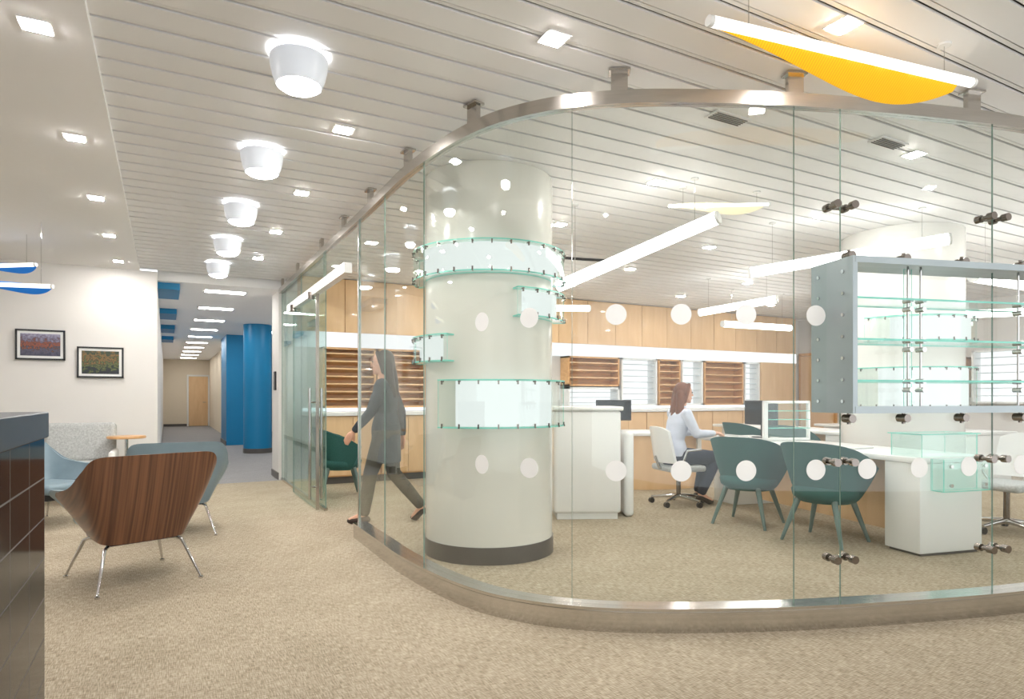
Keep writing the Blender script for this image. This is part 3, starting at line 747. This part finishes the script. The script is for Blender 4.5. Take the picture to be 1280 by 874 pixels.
M().bx(.05,.5,-.003,.003,.03,.39).obj('glass_pane',m_gshelf,e,smooth=False)
for z in(.13,.22,.31): M().bx(.05,.5,-.06,.06,z,z+.006,emi=1).obj('glass_shelf',[m_gshelf,m_edge],e,smooth=False)
def monitor(loc,rz,lab,w=.48,h=.28):
    e=thing('computer_monitor',lab,'monitor',loc,rz,'computer monitors')
    M().box((0,0,.14+h/2),(w,.03,h),bev=.008,seg=2).obj('housing',m_black,e); M().box((0,-.017,.14+h/2),(w-.03,.004,h-.03)).obj('screen',m_dark,e,smooth=False)
    M().box((0,.03,.1),(.05,.03,.2),bev=.006,seg=1).obj('stand',m_black,e); M().lathe([(.1,0),(.1,.01),(.03,.015)],n=28).obj('foot',m_black,e)
    return e
x,y=dl_(.48,2.45); mo=monitor((x,y,.747),xrot(-66),'black flat computer monitor on desk')
x,y=dl_(.2,2.58)
e=thing('keyboard','slim white keyboard on desk','keyboard',(x,y,.747),face(16)); M().box((0,0,.009),(.42,.14,.016),bev=.005,seg=1).obj('body',m_white,e); 
k_=M()
for i in range(12):
    for j in range(4): k_.box((-.18+.0327*i,-.048+.032*j,.02),(.026,.025,.006))
k_.obj('keys',m_greyfab,e,smooth=False)['kind']='stuff'
x,y=dl_(.25,.9)
M().box((0,0,.008),(.3,.22,.015),bev=.004,seg=1).obj('document_tray',m_white,loc=(x,y,.746),rz=xrot(30),label='flat white tray of papers on desk',cat='papers')
xc,yc=R(.415,6.27)
e=thing('tall_counter','tall white laminate service counter','counter',(xc,yc,0),xrot(2))
M().bx(0,.66,0,.6,.06,1.07,bev=.03,seg=4).obj('body',m_whitesolid,e); M().bx(-.02,.68,-.02,.64,1.07,1.11,bev=.012,seg=2).obj('top',m_white,e); M().bx(.03,.63,.03,.57,0,.06).obj('toe_kick',m_white,e,smooth=False)
xc,yc=R(.95,8.35)
e=thing('work_desk','maple fronted work desk with white top','desk',(xc,yc,0),xrot(0))
def fo(u,v): return (1.55*u, .25*math.sin(math.pi*u)*-1+.2, .0+.70*v)
def fi(u,v): x,y,z=fo(u,v); return (x,y+.03,z)
M().sheet(fo,fi,24,2).obj('curved_front',m_wood,e)
M().bx(-.05,1.6,-.08,.75,.70,.745,bev=.012,seg=2).obj('desktop',m_white,e)
M().bx(0,.05,.1,.7,0,.7).obj('side_panel',m_white,e,smooth=False); M().bx(1.5,1.55,.1,.7,0,.7).obj('side_panel',m_white,e,smooth=False)
xm,ym=R(1.38,8.7); dup(mo,(xm,ym,.747),xrot(0))
xc,yc=R(1.15,6.6)
M().box((0,0,.43),(.1,.4,.86),bev=.045,seg=5).obj('low_partition',m_white,loc=(xc+.03,yc,0),rz=xrot(0),label='rounded white low partition beside counter',cat='partition')

# ---------------- reception desk (tiled) ----------------
e=thing('reception_desk','charcoal glazed tile reception desk with dark stone top','reception desk',(-.40,2.94,0))
M().bx(-1.6,0,-2.6,0,0,1.05).obj('tiled_body',m_tile,e,smooth=False)
M().bx(-1.62,.012,-2.62,.012,1.05,1.146,bev=.004,seg=1).obj('counter_top',m_desktop,e,smooth=False)

# ---------------- people ----------------
def remesh(m,name,vox,sm=6):
    me=bpy.data.meshes.new(name+'_t'); me.from_pydata(m.v,[],m.f)
    b=bmesh.new(); b.from_mesh(me); bmesh.ops.recalc_face_normals(b,faces=b.faces); b.to_mesh(me); b.free()
    o=bpy.data.objects.new(name+'_t',me); col.objects.link(o)
    r=o.modifiers.new('r','REMESH'); r.mode='VOXEL'; r.voxel_size=vox
    s_=o.modifiers.new('s','SMOOTH'); s_.factor=.5; s_.iterations=sm
    dg=bpy.context.evaluated_depsgraph_get(); dg.update()
    out=bpy.data.meshes.new_from_object(o.evaluated_get(dg)); out.name=name
    bpy.data.objects.remove(o); return out
def caps(m,pts,rs,n=14):
    for p,r in zip(pts,rs): m.sph(p,r,n)
    for i in range(len(pts)-1): m.tube([pts[i],pts[i+1]],[rs[i],rs[i+1]],n=n)
def hand(m,wr,d,palm_n,sx):
    d=Vector(d).normalized(); n=Vector(palm_n).normalized(); side=d.cross(n).normalized()*sx
    w=Vector(wr); 
    pc=w+d*.045
    caps(m,[w,pc-side*.018,w+d*.075-side*.022],[.02,.02,.015],10); caps(m,[w,pc+side*.018,w+d*.075+side*.022],[.02,.02,.015],10)
    for k,l in enumerate((.066,.075,.07,.055)):
        b=w+d*.075+side*(-.027+.018*k)
        caps(m,[b,b+d*l*.5+n*.006,b+d*l*.8+n*.022,b+d*l*.95+n*.036],[.0095,.009,.008,.007],8)
    t=w+d*.02-side*.022
    caps(m,[t,t+d*.03-side*.025+n*.01,t+d*.055-side*.032+n*.022],[.012,.011,.009],8)
def person(lab,loc,rz,J,topmat,botmat,hairmat,cardigan=0,hairlen=.3):
    e=thing('person',lab,'person',loc,rz)
    V=Vector; hp=V(J['head']); nk=V(J['neck']); ch=V(J['chest']); wa=V(J['waist']); pe=V(J['pelvis'])
    b=M()
    tor=[(pe-V((0,0,.1)),.13,.1),(pe,.165,.12),(pe.lerp(wa,.5),.15,.105),(wa,.122,.088),(wa.lerp(ch,.5),.132,.1),(ch,.155,.108),(ch.lerp(nk,.55),.145,.09),(ch.lerp(nk,.9),.085,.06),(nk,.05,.05)]
    b.loft(tor)
    caps(b,[nk-V((0,0,.03)),nk.lerp(hp,.6)],[.052,.05])
    b.sph(hp+V((0,-.005,.02)),(.076,.095,.1),20); b.sph(hp+V((0,.03,-.045)),(.055,.06,.065),16); b.sph(hp+V((0,.062,-.09)),(.028,.024,.022),12)
    caps(b,[hp+V((0,.085,.015)),hp+V((0,.105,-.022))],[.009,.014],8)
    for sx in(-1,1): b.sph(hp+V((sx*.076,-.005,-.005)),(.01,.02,.03),10)
    for k,sx in(('L',-1),('R',1)):
        sh,el,wr,hd=[V(J[q+k]) for q in('sh','el','wr','hd')]
        caps(b,[sh,sh.lerp(el,.5),el,el.lerp(wr,.4),wr],[.05,.044,.037,.036,.024])
        hand(b,wr,hd-wr,J.get('pn',(0,0,-1)),sx)
        hi,kn,an,to=[V(J[q+k]) for q in('hip','kn','an','to')]
        caps(b,[hi,hi.lerp(kn,.5),kn,kn.lerp(an,.35),an],[.088,.074,.055,.054,.034]); caps(b,[an,to],[.035,.025])
    me=remesh(b,'body',.0075,4); M().obj('body',m_skin,e,mesh=me)
    t=M(); g=.012
    t.loft([(c_,rx+g+.006*(i<3),ry+g+.006*(i<3)) for i,(c_,rx,ry) in enumerate(tor[:-1])])
    if cardigan:
        t.loft([(pe+V((0,-.02,-.32)),.19,.12),(pe+V((0,0,-.1)),.18,.135),(pe+V((0,0,.05)),.17,.13)])
    for k in 'LR':
        sh,el,wr=[V(J[q+k]) for q in('sh','el','wr')]
        caps(t,[sh,sh.lerp(el,.5),el,el.lerp(wr,.45),el.lerp(wr,.88)],[.062,.056,.05,.045,.036])
    me=remesh(t,'top',.009,5); M().obj('shirt' if not cardigan else 'cardigan',topmat,e,mesh=me)
    if not cardigan:
        M().lathe([(.056,0),(.066,.012),(.06,.035),(.053,.03),(.052,.0)],c=tuple(nk+V((0,.0,-.02))),n=24,cap=False).obj('collar',topmat,e)
    t=M(); t.loft([(pe+V((0,0,-.12)),.14,.115),(pe+V((0,0,-.03)),.185,.14),(pe+V((0,0,.06)),.165,.12)])
    for k in 'LR':
        hi,kn,an=[V(J[q+k]) for q in('hip','kn','an')]
        caps(t,[hi,hi.lerp(kn,.5),kn,kn.lerp(an,.5),kn.lerp(an,.93)],[.1,.086,.068,.062,.052])
    me=remesh(t,'trousers',.009,5); M().obj('trousers',botmat,e,mesh=me)
    for k in 'LR':
        an,to=V(J['an'+k]),V(J['to'+k]); d=(to-an); d2=V((d.x,d.y,0)).normalized(); t=M()
        heel=an-d2*.03+V((0,0,-.045)); caps(t,[heel,an+V((0,0,-.035)),to-d2*.03,to],[.032,.036,.034,.026],12); me=remesh(t,'shoe',.008,4); M().obj('shoe',m_shoe,e,mesh=me)
    h=M(); h.sph(hp+V((0,-.03,.03)),(.088,.094,.102),20)
    h.sph(hp+V((0,-.075,-.05)),(.078,.05,.09),16)
    for sx in(-1,0,1):
        bk=-.02 if sx==0 else 0
        caps(h,[hp+V((sx*.05,-.075,0)),hp+V((sx*.062,-.08+bk,-.1)),hp+V((sx*.07,-.1+bk,-.1-hairlen*.35)),hp+V((sx*.06,-.13,-.1-hairlen*.62))],[.044,.046,.044,.026],12)
    for sx in(-1,1): caps(h,[hp+V((sx*.055,.03,.095)),hp+V((sx*.082,.0,.02)),hp+V((sx*.08,-.03,-.09))],[.024,.02,.02],10)
    me=remesh(h,'hair',.008,4); M().obj('hair',hairmat,e,mesh=me)
    for sx in(-1,1): M().sph(hp+V((sx*.03,.083,.012)),(.013,.009,.008),10).obj('eye',m_eye,e)
    M().sph(hp+V((0,.088,-.058)),(.022,.008,.008),10).obj('mouth',m_lip,e)
    return e
Js=dict(pelvis=(0,-.05,.56),waist=(0,-.05,.73),chest=(0,.0,.92),neck=(0,.03,1.09),head=(0,.07,1.245),
 shL=(-.165,.01,1.02),elL=(-.22,.1,.8),wrL=(-.13,.38,.80),hdL=(-.09,.48,.795),shR=(.165,.01,1.02),elR=(.22,.1,.8),wrR=(.13,.38,.80),hdR=(.09,.48,.795),
 hipL=(-.09,-.02,.545),knL=(-.1,.4,.53),anL=(-.1,.3,.12),toL=(-.11,.43,.035),hipR=(.09,-.02,.545),knR=(.1,.42,.53),anR=(.1,.22,.12),toR=(.11,.35,.035))
person('person with auburn hair, pale blue shirt, seated typing at desk',(WP[0],WP[1],0),face(14),Js,m_shirt,m_navy,m_hair,hairlen=.46)
Jw=dict(pelvis=(0,0,.9),waist=(0,.0,1.05),chest=(0,.01,1.22),neck=(0,.015,1.39),head=(0,.04,1.53),
 shL=(-.165,0,1.32),elL=(-.2,.1,1.06),wrL=(-.2,.26,.88),hdL=(-.2,.32,.8),shR=(.165,0,1.32),elR=(.2,-.1,1.06),wrR=(.2,-.12,.82),hdR=(.2,-.1,.72),
 hipL=(-.09,0,.86),knL=(-.09,.13,.48),anL=(-.09,.19,.09),toL=(-.09,.33,.03),hipR=(.09,0,.86),knR=(.09,-.05,.47),anR=(.09,-.33,.14),toR=(.09,-.24,.035),pn=(1,0,0))
wl=R(-1.21,6.15)
person('person walking in slate cardigan and olive trousers, long dark hair',(wl[0],wl[1],0),face(178),Jw,m_grey,m_olive,m_hair2,cardigan=1,hairlen=.34)

# ---------------- camera, world ----------------
cam=bpy.data.cameras.new('camera'); co=bpy.data.objects.new('camera',cam); col.objects.link(co)
co.location=(0,0,1.2); co.rotation_euler=(rad(90),0,rad(-28.4)); cam.lens=22.5; cam.sensor_width=36; cam.shift_y=60/1280; cam.clip_end=100
sc.camera=co
w=bpy.data.worlds.new('world'); sc.world=w; w.use_nodes=True
bg=w.node_tree.nodes['Background']; bg.inputs[0].default_value=(.95,.98,1,1); bg.inputs[1].default_value=1.5
sc.view_settings.view_transform='Standard'; sc.view_settings.exposure=.45
try: sc.cycles.transparent_max_bounces=32
except Exception: pass
